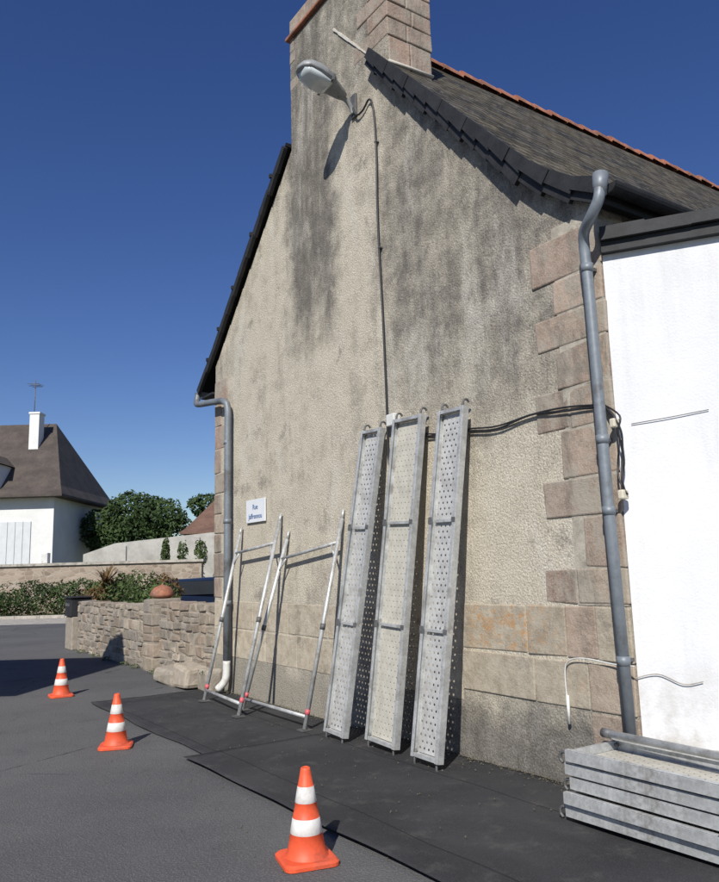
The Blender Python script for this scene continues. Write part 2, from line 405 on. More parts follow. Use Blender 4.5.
boxes('eave_soffit',[bx(.70,.80,-.05,9.4,4.20,4.23),bx(.80,.815,-.06,9.5,4.16,4.28),bx(XL-.45,XL-.01,-.05,9.4,4.24,4.27)],M_BLACK,house)
def gutter(name,x,z,y0,y1,r):
    vs=[];fs=[];seg=10
    for y in (y0,y1):
        for rr in (r,r-.006):
            for k in range(seg+1):
                an=math.pi+math.pi*k/seg; vs.append((x+math.cos(an)*rr,y,z+math.sin(an)*rr))
    m=seg+1
    for k in range(seg):
        fs+=[(k,k+1,2*m+k+1,2*m+k),(m+k,3*m+k,3*m+k+1,m+k+1),(k,m+k,m+k+1,k+1)]
    fs.append(tuple(range(m)))
    return mesh(name,vs,fs,M_ZINC if x<0 else M_BLACK,house,smooth=False)
gutter('gutter_right',.885,4.27,-.10,9.5,.068); gutter('gutter_left',-6.86,4.36,-.10,9.5,.065)
def strip(name,P,hw,y0,y1,mat):
    vs=[];fs=[]
    for i in range(len(P)-1):
        a_=Vector((P[i][0],0,P[i][1]));b_=Vector((P[i+1][0],0,P[i+1][1]));t=(b_-a_).normalized();nn=Vector((-t.z,0,t.x))
        h0=hw*random.uniform(.6,1.3);h1=hw*random.uniform(.6,1.3)
        q=[a_-nn*h0,b_-nn*h1,b_+nn*h1,a_+nn*h0]; n0=len(vs)
        vs+=[(v.x,y0,v.z) for v in q]+[(v.x,y1,v.z) for v in q]
        fs+=[(n0,n0+1,n0+2,n0+3),(n0+4,n0+7,n0+6,n0+5)]+[(n0+(k+1)%4,n0+k,n0+4+k,n0+4+(k+1)%4) for k in range(4)]
    return mesh(name,vs,fs,mat,house)
strip('mortar_fillet',[(AX+.02+k*.11,zr(AX+.02+k*.11)-.08) for k in range(9)],.013,-.016,.02,M_MORT)
tube('mortar_fillet_side',[(-1.78,-.0,6.93),(-1.77,.3,6.94),(-1.77,CD,6.95)],.018,M_MORT,house,seg=8)

def gcol():
    b=random.choice([(.41,.29,.225),(.43,.335,.265),(.36,.265,.21),(.41,.31,.25),(.35,.28,.225),(.44,.365,.285)])
    k=random.uniform(.85,1.1); return tuple(x*k for x in b)
M_QM=simple('quoin_mortar',(.40,.365,.30),.95,0,.22,9,.6,.006,dirt=(.2,.18,.15))
boxes('quoin_joints',[bx(.25,XR+.004,-.006,.3,1.30,4.2)],M_QM,house)
B=[];C_=[];z=1.30;k=0
while z<4.15:
    h=random.uniform(.26,.40)
    if z+h>4.22: h=4.22-z
    if h<.1: break
    long=k%2==0
    xl=(-.0 if long else .27)+random.uniform(-.09,.09)
    b_=bx(xl,XR+.014,-.010,.45 if not long else .3,z+.006,z+h-.006,.009)
    if long and random.random()<.6:
        xm=random.uniform(.25,.40); B.append(bx(xl,xm-.006,-.009,.3,z+.007,z+h-.007,.008)); C_.append(gcol()); b_=bx(xm+.006,XR+.014,-.011,.3,z+.006,z+h-.006,.007)
    B.append(b_); C_.append(gcol()); z+=h;k+=1
boxes('quoins_right',B,MSQ,house,bevel=.012,cols=C_)
B=[];C_=[];z=1.25;k=0
while z<4.4:
    h=random.uniform(.27,.36); xr=(-5.95 if k%2 else -6.12)+random.uniform(-.04,.04)
    B.append(bx(XL-.014,xr,-.012,.3,z+.007,min(z+h,4.5)-.007,.007)); C_.append(gcol()); z+=h;k+=1
boxes('quoins_left',B,MSQ,house,bevel=.012,cols=C_)
B=[];C_=[]
def pc(): 
    k=random.uniform(.9,1.08); return (.46*k,.41*k,.32*k)
rows=[(.92,1.29,[-1.05,-.28,.12,.40,.694]),(.57,.90,[-1.05,-.22,.30,.694])]
for z0,z1,xs in rows:
    for i in range(len(xs)-1):
        B.append(bx(xs[i]+.006,xs[i+1]-.006,-.012,.2,z0+.004,z1-.004,.005)); C_.append(pc() if i<1 or random.random()<.4 else gcol())
B.append(bx(.30,.694,-.012,.3,.24,.555,.006)); C_.append(gcol()); B.append(bx(.38,.694,-.012,.3,-.05,.225,.006)); C_.append(gcol())
for z0,z1 in [(.86,1.22),(.48,.85)]:
    x=-6.36
    while x<-1.15:
        l=random.uniform(.55,.95); x2=min(x+l,-1.06)
        B.append(bx(x+.004,x2-.004,-.005,.2,z0+.003,z1-.003,.002)); C_.append(tuple(v*1.2 for v in pc())); x=x2
boxes('plinth_blocks',B,MSM,house,bevel=.008,cols=C_)

# chimney (front face 4 mm behind the gable plane so the render runs up over it)
boxes('chimney_stack',[bx(-3.93,-1.79,.004,CD,6.6,8.52)],MG,house)
B=[];C_=[];z=7.25;k=0
while z<8.5:
    h=random.uniform(.19,.28); z1=min(z+h,8.52)
    B.append(bx((-2.2 if k%2 else -2.42)+random.uniform(-.08,.08),-1.776,-.006,(.33 if k%2 else .25),z+.006,z1-.006,.006)); C_.append(gcol())
    B.append(bx(-2.1,-1.776,(.345 if k%2 else .265),CD+.012,z+.006,z1-.006,.006)); C_.append(gcol()); z+=h;k+=1
boxes('chimney_quoins',B,MSQ,house,bevel=.012,cols=C_)
boxes('chimney_base_stones',[bx(-2.0,-1.779,.01+i*.3,.29+i*.3,6.9,7.24,.003) for i in range(2)],MSQ,house,bevel=.01,cols=[gcol(),gcol()])
B=[];C_=[];rn=random.Random(5)
z=7.1
while z<8.45:
    h=rn.uniform(.16,.26)
    if rn.random()<.6: B.append(bx(-3.937,-3.94+rn.uniform(.10,.22),-.001,.25,z+.01,z+h-.01,.005)); C_.append((.33,.29,.235))
    z+=h
boxes('chimney_left_stones',B,MSQ,house,bevel=.012,cols=C_)
boxes('chimney_cap',[bx(-3.98,-1.74,-.05,CD+.05,8.54,8.585)],M_TERRA,house,bevel=.012)
B=[];C_=[]
x=-3.92
while x<-1.85:
    B.append(bx(x,min(x+.42,-1.8)-.01,-.01,CD,8.595,8.82,.003)); C_.append(tuple(v*.9 for v in gcol())); x+=.42
boxes('chimney_top_course',B,MSQ,house,bevel=.012,cols=C_)
# ---------------------------------------------------------------- downpipes
dp=empty('downpipe',GM)
P=smoothpts([(.885,-.20,4.22),(.88,-.22,4.12),(.80,-.21,4.03),(.68,-.15,3.97),(.64,-.11,3.86),(.642,-.10,3.6)],5)+[(.66,-.10,2.0),(.69,-.10,.40)]
tube('pipe',P,.040,M_ZINC,dp,seg=16)
tube('outlet',[(.885,-.20,4.16),(.885,-.195,4.24),(.885,-.18,4.32)],.06,M_ZINC,dp,seg=16,radii=[.044,.052,.056])
for z_,x_ in [(3.72,.642),(2.45,.655),(1.95,.66),(.95,.68)]:
    tube('collar',[(x_,-.10,z_-.03),(x_,-.10,z_+.03)],.045,M_ZINC,dp,seg=16)
    boxes('bracket',[bx(x_-.012,x_+.012,-.06,-.0,z_-.012,z_+.012)],M_GALVD,dp)
dp2=empty('downpipe',GM)
P=smoothpts([(-6.86,-.07,4.32),(-6.84,-.10,4.20),(-6.7,-.12,4.14),(-6.1,-.12,4.06),(-5.78,-.11,4.0),(-5.69,-.10,3.88),(-5.69,-.10,3.6)],5)+[(-5.70,-.10,2.0),(-5.72,-.10,.42)]
tube('pipe',P,.048,M_ZINC,dp2,seg=16)
tube('shoe',smoothpts([(-5.72,-.10,.44),(-5.73,-.11,.2),(-5.79,-.2,.07)],4),.05,M_WPLAS,dp2,seg=16)
for z_ in (3.4,2.3,1.2): tube('collar',[(-5.70,-.10,z_-.03),(-5.70,-.10,z_+.03)],.055,M_ZINC,dp2,seg=16)

# ---------------------------------------------------------------- white building on the right
c0=GM@Vector((XR,0,0)); hw=math.radians(112)
WM=Matrix.Translation(c0)@Matrix.Rotation(math.radians(90)-hw,4,'Z')
wb=empty('white_rendered_annex',WM)
mesh('walls',[(.02,0,-.05),(5,0,-.05),(5,5,-.05),(3.2,5,-.05),(.02,0,3.86),(5,0,3.86),(5,5,3.86),(3.2,5,3.86)],[(0,1,5,4),(1,2,6,5),(2,3,7,6),(3,0,4,7),(4,5,6,7)],M_WW,wb)
boxes('coping_slates',[bx(.02+i*.3,.02+i*.3+.31,-.10-random.uniform(0,.008),.25,3.90+random.uniform(0,.006),3.99+random.uniform(0,.010)) for i in range(16)],M_BLACK,wb)
boxes('coping_fascia',[bx(.02,5,-.06,.0-.002,3.82,3.897)],M_BLACK,wb)
mesh('roof',[(.1,.0,3.97),(5,.0,3.97),(5,5,4.1),(3.3,5,4.1)],[(0,1,2,3)],M_SLATE2,wb,uvs=[[(0,0),(5,0),(5,5),(3.3,5)]])
boxes('concrete_ledge',[bx(-.02,5,-.20,-.003,-.05,.40)],M_CONC,wb,bevel=.02)
tube('wall_wire',smoothpts([(.12,-.012,2.55),(.35,-.015,2.57),(.62,-.012,2.6)],6),.003,M_GALVD,wb,seg=6)
tube('wall_wire_low',smoothpts([(-.0,-.02,.83),(.15,-.02,.86),(.3,-.02,.80),(.42,-.02,.82)],6),.0035,M_CONC,wb,seg=6)

# ---------------------------------------------------------------- cables
cb=empty('electrical_cables',GM)
tube('lamp_cable',smoothpts([(-2.42,-.05,6.72),(-2.36,-.04,6.60),(-2.25,-.03,6.60),(-2.12,-.03,6.66),(-2.05,-.03,6.50),(-2.02,-.03,6.0),(-2.035,-.03,5.4),(-2.03,-.03,4.9),(-2.005,-.03,4.2),(-1.99,-.03,3.3),(-1.99,-.03,2.72),(-1.95,-.04,2.6),(-1.88,-.04,2.66),(-1.83,-.03,2.95)],8),.011,M_CABLE,cb,seg=8)
boxes('cable_clips',[bx(-2.04,-2.00,-.040,0,z_,z_+.014) for z_ in (6.1,4.9)],M_GALVD,cb)
for k in (0,1):
    pts=[(-1.82,2.90),(-1.5,2.84),(-1.1,2.79),(-.8,2.77),(-.45,2.74),(-.05,2.77),(.3,2.75),(.62,2.72)]
    tube('service_cable',smoothpts([(x,-.025-.008*k,z-.016*k+.008*math.sin(x*7+k*2)) for x,z in pts],6),.0075,M_CABLE,cb,seg=8)
boxes('junction_box',[bx(-1.93,-1.80,-.09,0,2.98,3.10)],M_WPLAS,cb,bevel=.01)
rnd=random.Random(3)
for k in range(3):
    tube('bundle',smoothpts([(.62,-.03,2.72)]+[(.76+.035*rnd.uniform(-1,1),-.06+.02*rnd.uniform(-1,1),2.6-.11*i) for i in range(6)],5),.007,M_CABLE,cb,seg=6)
boxes('insulators',[bx(.72,.765,-.10,-.03,2.52,2.585),bx(.74,.785,-.10,-.03,2.02,2.085)],M_CREAM,cb,bevel=.01)
tube('white_conduit',smoothpts([(.12,-.04,.55),(.11,-.04,.80),(.15,-.04,.90),(.3,-.04,.93),(.56,-.04,.91),(.76,-.10,.92)],6),.0055,M_WPLAS,cb,seg=8)
tube('conduit_end',[(.12,-.04,.46),(.12,-.04,.66)],.012,M_WPLAS,cb,seg=8)

# ---------------------------------------------------------------- street lamp
lamp=empty('wall_street_lamp',GM)
M_LH=simple('lamp_housing_grey',(.27,.28,.28),.5,.1,.12,8,dirt=(.17,.17,.16))
ng=N('lamp_glass'); ng.col((.55,.60,.61)); ng.set(.12,0,.6); M_GL=ng.m
boxes('wall_plate',[bx(-2.49,-2.39,-.03,-.0,6.62,6.9)],M_GALVD,lamp,bevel=.005)
tube('bracket_arm',smoothpts([(-2.44,-.03,6.66),(-2.44,-.06,6.74),(-2.44,-.12,6.80),(-2.44,-.22,6.83)],5),.028,M_LH,lamp,seg=12)
def loft(name,secs,mat,parent,M=None,seg=24,half=None):
    vs=[];fs=[]
    for (y,zc,hw_,up,dn) in secs:
        for k in range(seg):
            an=2*math.pi*k/seg; s_=math.sin(an); c_=math.cos(an)
            vs.append((hw_*math.copysign(abs(c_)**.8,c_),y,zc+(up*abs(s_)**.8 if s_>0 else -dn*abs(s_)**.8)))
    n=len(secs)
    for i in range(n-1):
        for k in range(seg):
            k2=(k+1)%seg; fs.append((i*seg+k,(i+1)*seg+k,(i+1)*seg+k2,i*seg+k2))
    fs.append(tuple(range(seg))); fs.append(tuple((n-1)*seg+k for k in range(seg-1,-1,-1)))
    return mesh(name,vs,fs,mat,parent,M,smooth=True)
LM=Matrix.Translation((-2.44,-.14,6.83))@Matrix.Rotation(math.radians(-16),4,'X')@Matrix.Diagonal((1.3,1.1,1.2,1))
loft('housing',[(0,0,.035,.03,.03),(-.06,.0,.06,.05,.035),(-.16,.005,.085,.07,.03),(-.20,.01,.115,.09,.03),(-.36,.01,.125,.10,.03),(-.48,.0,.115,.085,.03),(-.54,-.005,.07,.05,.025),(-.56,-.01,.02,.02,.015)],M_LH,lamp,LM)
loft('glass_bowl',[(-.20,-.02,.08,.01,.02),(-.24,-.022,.10,.01,.05),(-.36,-.022,.108,.01,.065),(-.46,-.022,.098,.01,.05),(-.515,-.022,.06,.01,.02)],M_GL,lamp,LM)
boxes('clip',[bx(-.128,.128,-.235,-.215,-.03,.035)],M_GALVD,lamp,LM)

# ---------------------------------------------------------------- street name sign
sg=empty('street_name_sign',GM)
M_SB=simple('sign_white_enamel',(.74,.76,.78),.35,0,.04,5); M_SBL=simple('sign_blue',(.05,.13,.33),.4,0,.1,5)
boxes('plate',[bx(-5.25,-4.70,-.03,-.012,2.24,2.54)],M_SB,sg,bevel=.004)
for tx,zz,s_ in (('Rue',2.41,.095),('Jaffrennou',2.29,.095)):
    cu=bpy.data.curves.new('text','FONT'); cu.body=tx; cu.size=s_; cu.align_x='CENTER'; cu.extrude=.001; cu.materials.append(M_SBL)
    o=bpy.data.objects.new('lettering',cu); link(o,sg,Matrix.Translation((-4.975,-.033,zz))@Matrix.Rotation(math.radians(90),4,'X'))

# ---------------------------------------------------------------- scaffold deck planks
def deck(name,M,L,W,pm=None,hooks=True):
    e=empty(name,M); h=W/2
    mesh('deck_plate',[(-h+.03,.04,0),(h-.03,.04,0),(h-.03,L-.04,0),(-h+.03,L-.04,0)],[(0,1,2,3)],pm or M_PERF,e)
    R=[]
    for s_ in (-1,1):
        x0,x1=sorted((s_*h,s_*(h-.008))); R.append(bx(x0,x1,0,L,-.01,.055))
        x0,x1=sorted((s_*h,s_*(h-.035))); R.append(bx(x0+.001,x1-.001,.002,L-.002,.0555,.0605)); 
        x0,x1=sorted((s_*(h-.009),s_*(h-.034))); R.append(bx(x0,x1,.002,L-.002,-.011,-.002))
    R.append(bx(-h+.009,h-.009,.003,.035,-.01,.05)); R.append(bx(-h+.009,h-.009,L-.035,L-.003,-.01,.05))
    boxes('side_rails',R,M_GALV,e,bevel=.002)
    br=[bx(-h+.036,h-.036,q-.014,q+.014,.006,.030) for q in (L*.345,L*.66)]
    boxes('cross_braces',br,M_GALV,e,bevel=.003)
    boxes('labels',[bx(-h-.004,-h+.04,q-.03,q+.03,.0615,.066) for q in (L*.345,L*.66)]+[bx(h-.04,h+.004,q-.02,q+.02,.0615,.065) for q in (L*.345,L*.66)],M_GALVD,e)
    if hooks:
        for s_ in (-1,1):
            for q,dr in ((0,-1),(L,1)):
                x=s_*(h-.03)
                tube('hook',smoothpts([(x,q-dr*.06,.03),(x,q+dr*.03,.035),(x,q+dr*.06,.02),(x,q+dr*.065,-.01),(x,q+dr*.045,-.03)],4),.010,M_GALVD,e,seg=8)
    return e
def lean(foot,top):
    foot=Vector(foot);top=Vector(top); y=(top-foot).normalized(); x=Vector((1,0,0)); x=(x-y*x.dot(y)).normalized(); z=x.cross(y)
    R=Matrix((x,y,z)).transposed().to_4x4(); return GM@Matrix.Translation(foot)@R,(top-foot).length
for (xf,xt,of,zt,W,pm) in [(-2.25,-2.12,.53,2.98,.34,M_PERF),(-1.65,-1.52,.43,3.0,.44,M_PERF2),(-.965,-.89,.48,2.96,.34,M_PERF)]:
    M,L=lean((xf,-of,.085),(xt,-.09,zt)); deck('scaffold_deck',M,L,W,pm)
# ---------------------------------------------------------------- scaffold frames
def frame(name,fl,fr,tl,tr):
    e=empty(name,GM); fl,fr,tl,tr=map(Vector,(fl,fr,tl,tr))
    R=.023
    for a_,b_ in ((fl,tl),(fr,tr)):
        t=(b_-a_).normalized()
        tube('post',[a_,b_],R,M_GALV,e,seg=14)
        tube('spigot',[b_-t*.01,b_+t*.10],.017,M_GALV,e,seg=10)
        tube('ring',[a_+t*.14,a_+t*.19],R+.003,M_PINK,e,seg=14)
        tube('coupler',[a_+(b_-a_)*.47-t*.03,a_+(b_-a_)*.47+t*.03],R+.005,M_GALVD,e,seg=12)
        boxes('foot_plate',[bx(a_.x-.06,a_.x+.06,a_.y-.06,a_.y+.06,a_.z-.012,a_.z)],M_GALVD,e)
    def at(k): return fl+(tl-fl)*k, fr+(tr-fr)*k
    for k in (.055,.88):
        a_,b_=at(k); tube('rail',[a_,b_],.019,M_GALV,e,seg=12)
    a_,b_=at(.80); a2,b2=at(.88)
    dx=(b2-a2)*.10
    for p0,p1 in ((a_,a2+dx),(b_,b2-dx)): tube('gusset',[p0,p1],.011,M_GALV,e,seg=8)
    return e
frame('scaffold_frame',(-5.32,-.58,.035),(-4.05,-.70,.035),(-5.38,-.06,2.10),(-4.25,-.06,2.2))
frame('scaffold_frame',(-4.41,-.48,.035),(-2.91,-.51,.035),(-4.10,-.04,1.98),(-2.86,-.04,2.14))

# ---------------------------------------------------------------- stack of decks, lower right
for i in range(5):
    z=.080+i*.084
    M=GM@Matrix.Translation((.58+random.uniform(-.04,.04)+(.02*i),-.46+random.uniform(-.02,.02),z))@Matrix.Rotation(math.radians(-90+random.uniform(-.8,.8)),4,'Z')
    deck('scaffold_deck',M,3.0,.46,M_PERF if i%2 else M_PERF2,hooks=(i%2==0))
st=empty('steel_tube',GM); tube('tube',[(.70,-.36,.53),(3.4,-.46,.535)],.024,M_GALV,st,seg=14)
tube('end_sleeve',[(.68,-.36,.53),(.74,-.362,.53)],.029,M_GALVD,st,seg=14)

# ---------------------------------------------------------------- traffic cones
M_OR=simple('cone_orange',(.74,.10,.035),.55,0,.14,6,dirt=(.42,.085,.045)); M_WH=simple('cone_reflective_white',(.70,.68,.64),.45,0,.12,10,dirt=(.42,.38,.34))
def cone(x,y,rot,s=1.):
    e=empty('traffic_cone',Matrix.Translation((x,y,0))@Matrix.Rotation(rot,4,'Z')@Matrix.Diagonal((s,s,s,1)))
    def rr(h,z,c):
        pts=[]
        for cx,cy,a0 in ((h-c,h-c,0),(-h+c,h-c,90),(-h+c,-h+c,180),(h-c,-h+c,270)):
            for k in range(5):
                an=math.radians(a0+k*22.5); pts.append((cx+c*math.cos(an),cy+c*math.sin(an),z))
        return pts
    R=[rr(.155,.004,.05),rr(.155,.022,.05),rr(.142,.034,.05),rr(.120,.036,.07)]
    vs=sum(R,[]);fs=[];m=20
    for i in range(3):
        for k in range(m): fs.append((i*m+k,i*m+(k+1)%m,(i+1)*m+(k+1)%m,(i+1)*m+k))
    fs.append(tuple(3*m+k for k in range(m))); fs.append(tuple(range(m-1,-1,-1)))
    mesh('base',vs,fs,M_OR,e)
    H=.5
    def rad(z): return .112+(.026-.112)*(z-.036)/(H-.036)
    prof=[(.125,.034),(.118,.045)]; mi=[0]
    for z,m_ in [(.06,0),(.155,0),(.157,1),(.235,1),(.237,0),(.315,0),(.317,1),(.40,1),(.402,0),(.485,0),(.495,0)]:
        r_=rad(z)+(.002 if m_==1 else 0); prof.append((r_,z)); mi.append(m_)
    prof.append((.018,.5)); mi.append(0); prof.append((.014,.48)); mi.append(0)
    lathe('body',prof,[M_OR,M_WH],e,mi=mi,seg=36)
cone(-.36,4.60,.35); cone(-2.39,7.62,.2,.98); cone(-4.17,10.85,.5,1.)

# ---------------------------------------------------------------- left: low garden wall in rubble stone
M_MORT_D=simple('wall_mortar',(.33,.29,.235),.95,0,.2,10,.5,.01)
def rubble(name,x0,x1,y0,y1,z0,z1,M,ch=.17,lw=(.18,.42),cap=True,tint=1.,jj=.014):
    e=empty(name,M)
    boxes('core',[bx(x0+.02,x1-.02,y0+.004,y1-.01,z0,z1-.02)],M_MORT_D,e)
    B=[];C_=[]; z=z0
    while z<z1-.03:
        h=random.uniform(ch*.7,ch*1.3)
        if z1-(z+h)<ch*.5: h=z1-z
        x=x0
        while x<x1-.01:
            l=random.uniform(*lw); 
            if x1-(x+l)<lw[0]*.6: l=x1-x
            g=.010; split=h>.15 and l>.2 and random.random()<.3
            parts=[(z,z+h)] if not split else [(z,z+h*.5),(z+h*.5,z+h)]
            for za,zb in parts:
                B.append(bx(x+g,x+l-g,y0-random.uniform(0,.02),y1+random.uniform(0,.015),za+g,zb-g,jj))
                k=random.uniform(.65,1.2)*tint; b=random.choice([(.37,.32,.25),(.41,.36,.29),(.31,.275,.23),(.35,.28,.22),(.30,.28,.25)]); C_.append(tuple(v*k for v in b))
            x+=l
        z+=h
    boxes('stones',B,MST,e,bevel=.018,cols=C_)
    return e
rubble('garden_stone_wall',-13.9,-9.35,-.02,.35,0,1.08,GM,ch=.15,lw=(.12,.40),jj=.020)
rubble('garden_stone_wall',-8.75,-6.4,.05,.35,0,1.16,GM,ch=.15,lw=(.12,.40),jj=.020)
rubble('stone_gate_pier',-9.3,-8.8,-.06,.42,0,1.2,GM,ch=.22,lw=(.2,.5))
bt=empty('granite_footing',GM)
boxes('blocks',[bx(-7.7,-6.95,-.42,-.03,0,.24,.04),bx(-6.94,-6.42,-.40,-.03,0,.31,.04),bx(-6.41,-5.95,-.26,-.03,0,.32,.04)],MST,bt,bevel=.05,cols=[(.4,.36,.3),(.43,.38,.31),(.38,.34,.28)])
lathe('terracotta_pot',[(.0,.0),(.13,0),(.2,.03),(.21,.06),(.19,.12),(.14,.18),(.07,.215),(.03,.22),(.0,.25)],M_TERRA,None,GM@Matrix.Translation((-9.05,.18,1.2)),seg=20)
gp=empty('letterbox_pillar',GM)
boxes('pillar',[bx(-14.6,-14.0,-.12,.35,0,.72)],M_MORT_D,gp,bevel=.02)
boxes('letterbox',[bx(-14.58,-14.02,-.15,.3,.73,1.13),bx(-14.62,-13.98,-.19,.34,1.135,1.165)],M_BLACK,gp,bevel=.01)
boxes('flap',[bx(-14.5,-14.15,-.165,-.152,.95,1.02)],M_GALVD,gp)

# ---------------------------------------------------------------- foliage
def foliage(name,blobs,n,size,mat,parent=None,seed=1,flat=0.):
    rd=random.Random(seed); vs=[];fs=[]
    tot=sum(b[3]*b[4]*b[5] for b in blobs)
    for (cx,cy,cz,rx,ry,rz) in blobs:
        k=int(n*rx*ry*rz/tot)
        for _ in range(k):
            while True:
                v=Vector((rd.uniform(-1,1),rd.uniform(-1,1),rd.uniform(-1,1)))
                if .05<v.length<1: break
            rr=v.length**.45; v=v.normalized()*rr
            dsp=1+.28*mnoise.noise(Vector((v.x*2.3+cx,v.y*2.3+cy,v.z*2.3+cz+seed)))
            if mnoise.noise(Vector((v.x*rx*1.7+cx,v.y*ry*1.7+cy,v.z*rz*1.7+cz)))<-.22: continue
            p_=Vector((cx+v.x*rx*dsp,cy+v.y*ry*dsp,cz+v.z*rz*dsp))
            s_=size*rd.uniform(.6,1.4)
            nn=(v+Vector((rd.uniform(-1,1),rd.uniform(-1,1),rd.uniform(-1,1)))).normalized()
            a_=nn.orthogonal().normalized(); b_=nn.cross(a_); an=rd.uniform(0,6.28)
            a2=a_*math.cos(an)+b_*math.sin(an); b2=nn.cross(a2)
            n0=len(vs); vs+=[p_-a2*s_,p_-b2*s_*.45,p_+a2*s_,p_+b2*s_*.45]; fs.append((n0,n0+1,n0+2,n0+3))
    return mesh(name,vs,fs,mat,parent)
def tree(name,x,y,h,blobs,n,size,mat,seed):
    e=empty(name); 
    tube('trunk',[(x,y,0),(x+.1,y,h*.3),(x,y,h*.6)],.2,M_BARK,e,radii=[.28,.2,.1])
    for i,b in enumerate(blobs): tube('limb_%d'%i,smoothpts([(x,y,h*.3),((x+b[0])/2,(y+b[1])/2,(h*.3+b[2])/2+.2),b[:3]],4),.08,M_BARK,e,seg=6)
    foliage('crown',blobs,n,size,mat,e,seed)
tree('garden_tree',-15.0,50,6,[(-16.6,50,4.6,1.7,1.6,1.5),(-14.9,50,5.3,2.0,1.8,1.7),(-13.2,50,5.2,1.7,1.6,1.4),(-12.2,50,4.4,1.2,1.3,1.0),(-15.2,49.5,3.9,2.4,1.6,1.3)],17000,.13,M_LEAFD,3)
tree('garden_tree',-11.5,62,7,[(-12.4,62,7.0,1.7,1.4,1.0),(-10.6,62,6.7,1.6,1.4,1.0),(-9.2,62,6.2,1.5,1.4,1.2)],6000,.16,M_LEAFD,4)
tree('garden_tree',-19.0,52,4.5,[(-19.6,52,4.1,1.3,1.2,1.3),(-18.4,52,3.7,1.1,1.1,1.1)],5000,.13,M_LEAFD,5)
foliage('clipped_hedge',[(-19.5+i*.75,33.2,.70+.1*math.sin(i*2.1),.75,.6,.75) for i in range(12)],20000,.06,M_LEAFD,None,8)
foliage('flowering_shrubs',[(-6.9,20.5,.85,.6,.6,.65),(-6.2,20,.95,.6,.6,.7),(-7.2,23.0,.8,.7,.6,.7)],5500,.05,M_LEAFM,None,11)
foliage('garden_shrub',[(-4.9,17.2,1.1,.5,.5,.62),(-5.4,17.5,.95,.5,.5,.5),(-4.3,16.4,.9,.5,.5,.55)],4500,.04,M_LEAFM,None,12)
foliage('rusty_shrub',[(-6.5,18.9,1.0,.35,.4,.35),(-4.6,17.9,1.15,.4,.4,.45)],2500,.04,M_LEAFR,None,13)
foliage('corner_weed',[tuple(GM@Vector((-6.02,-.28,.42)))+(.14,.14,.22),tuple(GM@Vector((-5.9,-.2,.56)))+(.10,.1,.14)],700,.025,M_LEAFM,None,14)
foliage('wall_foot_weeds',[tuple(GM@Vector((x_,-.45 if -7.9<x_<-6 else -.10,.03)))+(.10,.06,.05) for x_ in (-13.2,-12.1,-11.3,-10.2,-9.6,-8.6,-7.9)],500,.018,M_LEAFM,None,15)
for i,(x,y) in enumerate([(-10.2,40),(-9.3,40),(-8.4,40)]):
    e=empty('dwarf_conifer'); tube('trunk',[(x,y,0),(x,y,3.2)],.04,M_BARK,e,seg=6); foliage('crown',[(x,y,2.6,.22+.06*i,.28,.9-.1*i)],900,.07,M_LEAFM,e,20+i)
e=empty('cordyline_plant'); vs=[];fs=[]; bx0,by0=-6.35,19.2
for bz in (1.45,1.15):
    for k in range(46):
        az=random.uniform(0,6.28); el=random.uniform(-.2,1.3); L_=random.uniform(.45,.75)
        dv=Vector((math.cos(az)*math.cos(el),math.sin(az)*math.cos(el),math.sin(el))); sd=dv.cross(Vector((0,0,1))).normalized()*.02
        b0=Vector((bx0,by0,bz)); m_=b0+dv*L_*.6; t_=b0+dv*L_-Vector((0,0,.12)); n0=len(vs)
        vs+=[b0-sd,b0+sd,m_+sd,m_-sd,t_]; fs+=[(n0,n0+1,n0+2,n0+3),(n0+3,n0+2,n0+4)]
mesh('leaves',vs,fs,M_LEAFR,e); tube('stem',[(bx0,by0,0),(bx0,by0,1.4)],.07,M_BARK,e)

# ---------------------------------------------------------------- far walls
def m_farstone():
    n=N('far_rubble'); e_=n.vor(3.2,n.mapp((1,1,1.8)),'DISTANCE_TO_EDGE'); 
    vc=n.new('ShaderNodeTexVoronoi'); vc.inputs['Scale'].default_value=3.2; n.t.links.new(n.mapp((1,1,1.8)),vc.inputs['Vector'])
    c=n.mix(n.xyz(vc.outputs['Color'])[0],(.22,.17,.13),(.38,.31,.24)); c=n.mix(n.ss(e_,.06,.01),c,(.38,.34,.28)); n.col(c); n.bump(e_,.5,.03); return n.set(.95)
M_FS=m_farstone()
M_BLK=simple('grey_block_wall',(.42,.41,.37),.95,0,.15,.8,.3,.01,dirt=(.28,.27,.23))
bw=empty('boundary_stone_wall'); boxes('wall',[bx(-34,-7.5,36,36.4,0,2.15)],M_FS,bw); boxes('coping',[bx(-34,-7.4,35.9,36.5,2.152,2.27)],M_CONC,bw)
boxes('posts',[bx(-33+i*3,-32.7+i*3,36.02,36.38,2.272,2.75) for i in range(7)],M_WPLAS,bw,bevel=.02)
kw=empty('rendered_block_wall')
mesh('wall',[(-15.2,42,0),(-7,42,0),(-7,42,3.9),(-13.5,42,3.35),(-15.2,42,2.8),(-15.2,42.25,0),(-7,42.25,0),(-7,42.25,3.9),(-13.5,42.25,3.35),(-15.2,42.25,2.8)],[(0,1,2,3,4),(9,8,7,6,5),(4,3,8,9),(3,2,7,8),(0,4,9,5),(1,6,7,2)],M_BLK,kw)
boxes('wall_piers',[bx(x_-.15,x_+.15,41.9,41.99,0,3.2+(x_+13)*.09) for x_ in (-13,-11,-9)],M_BLK,kw)

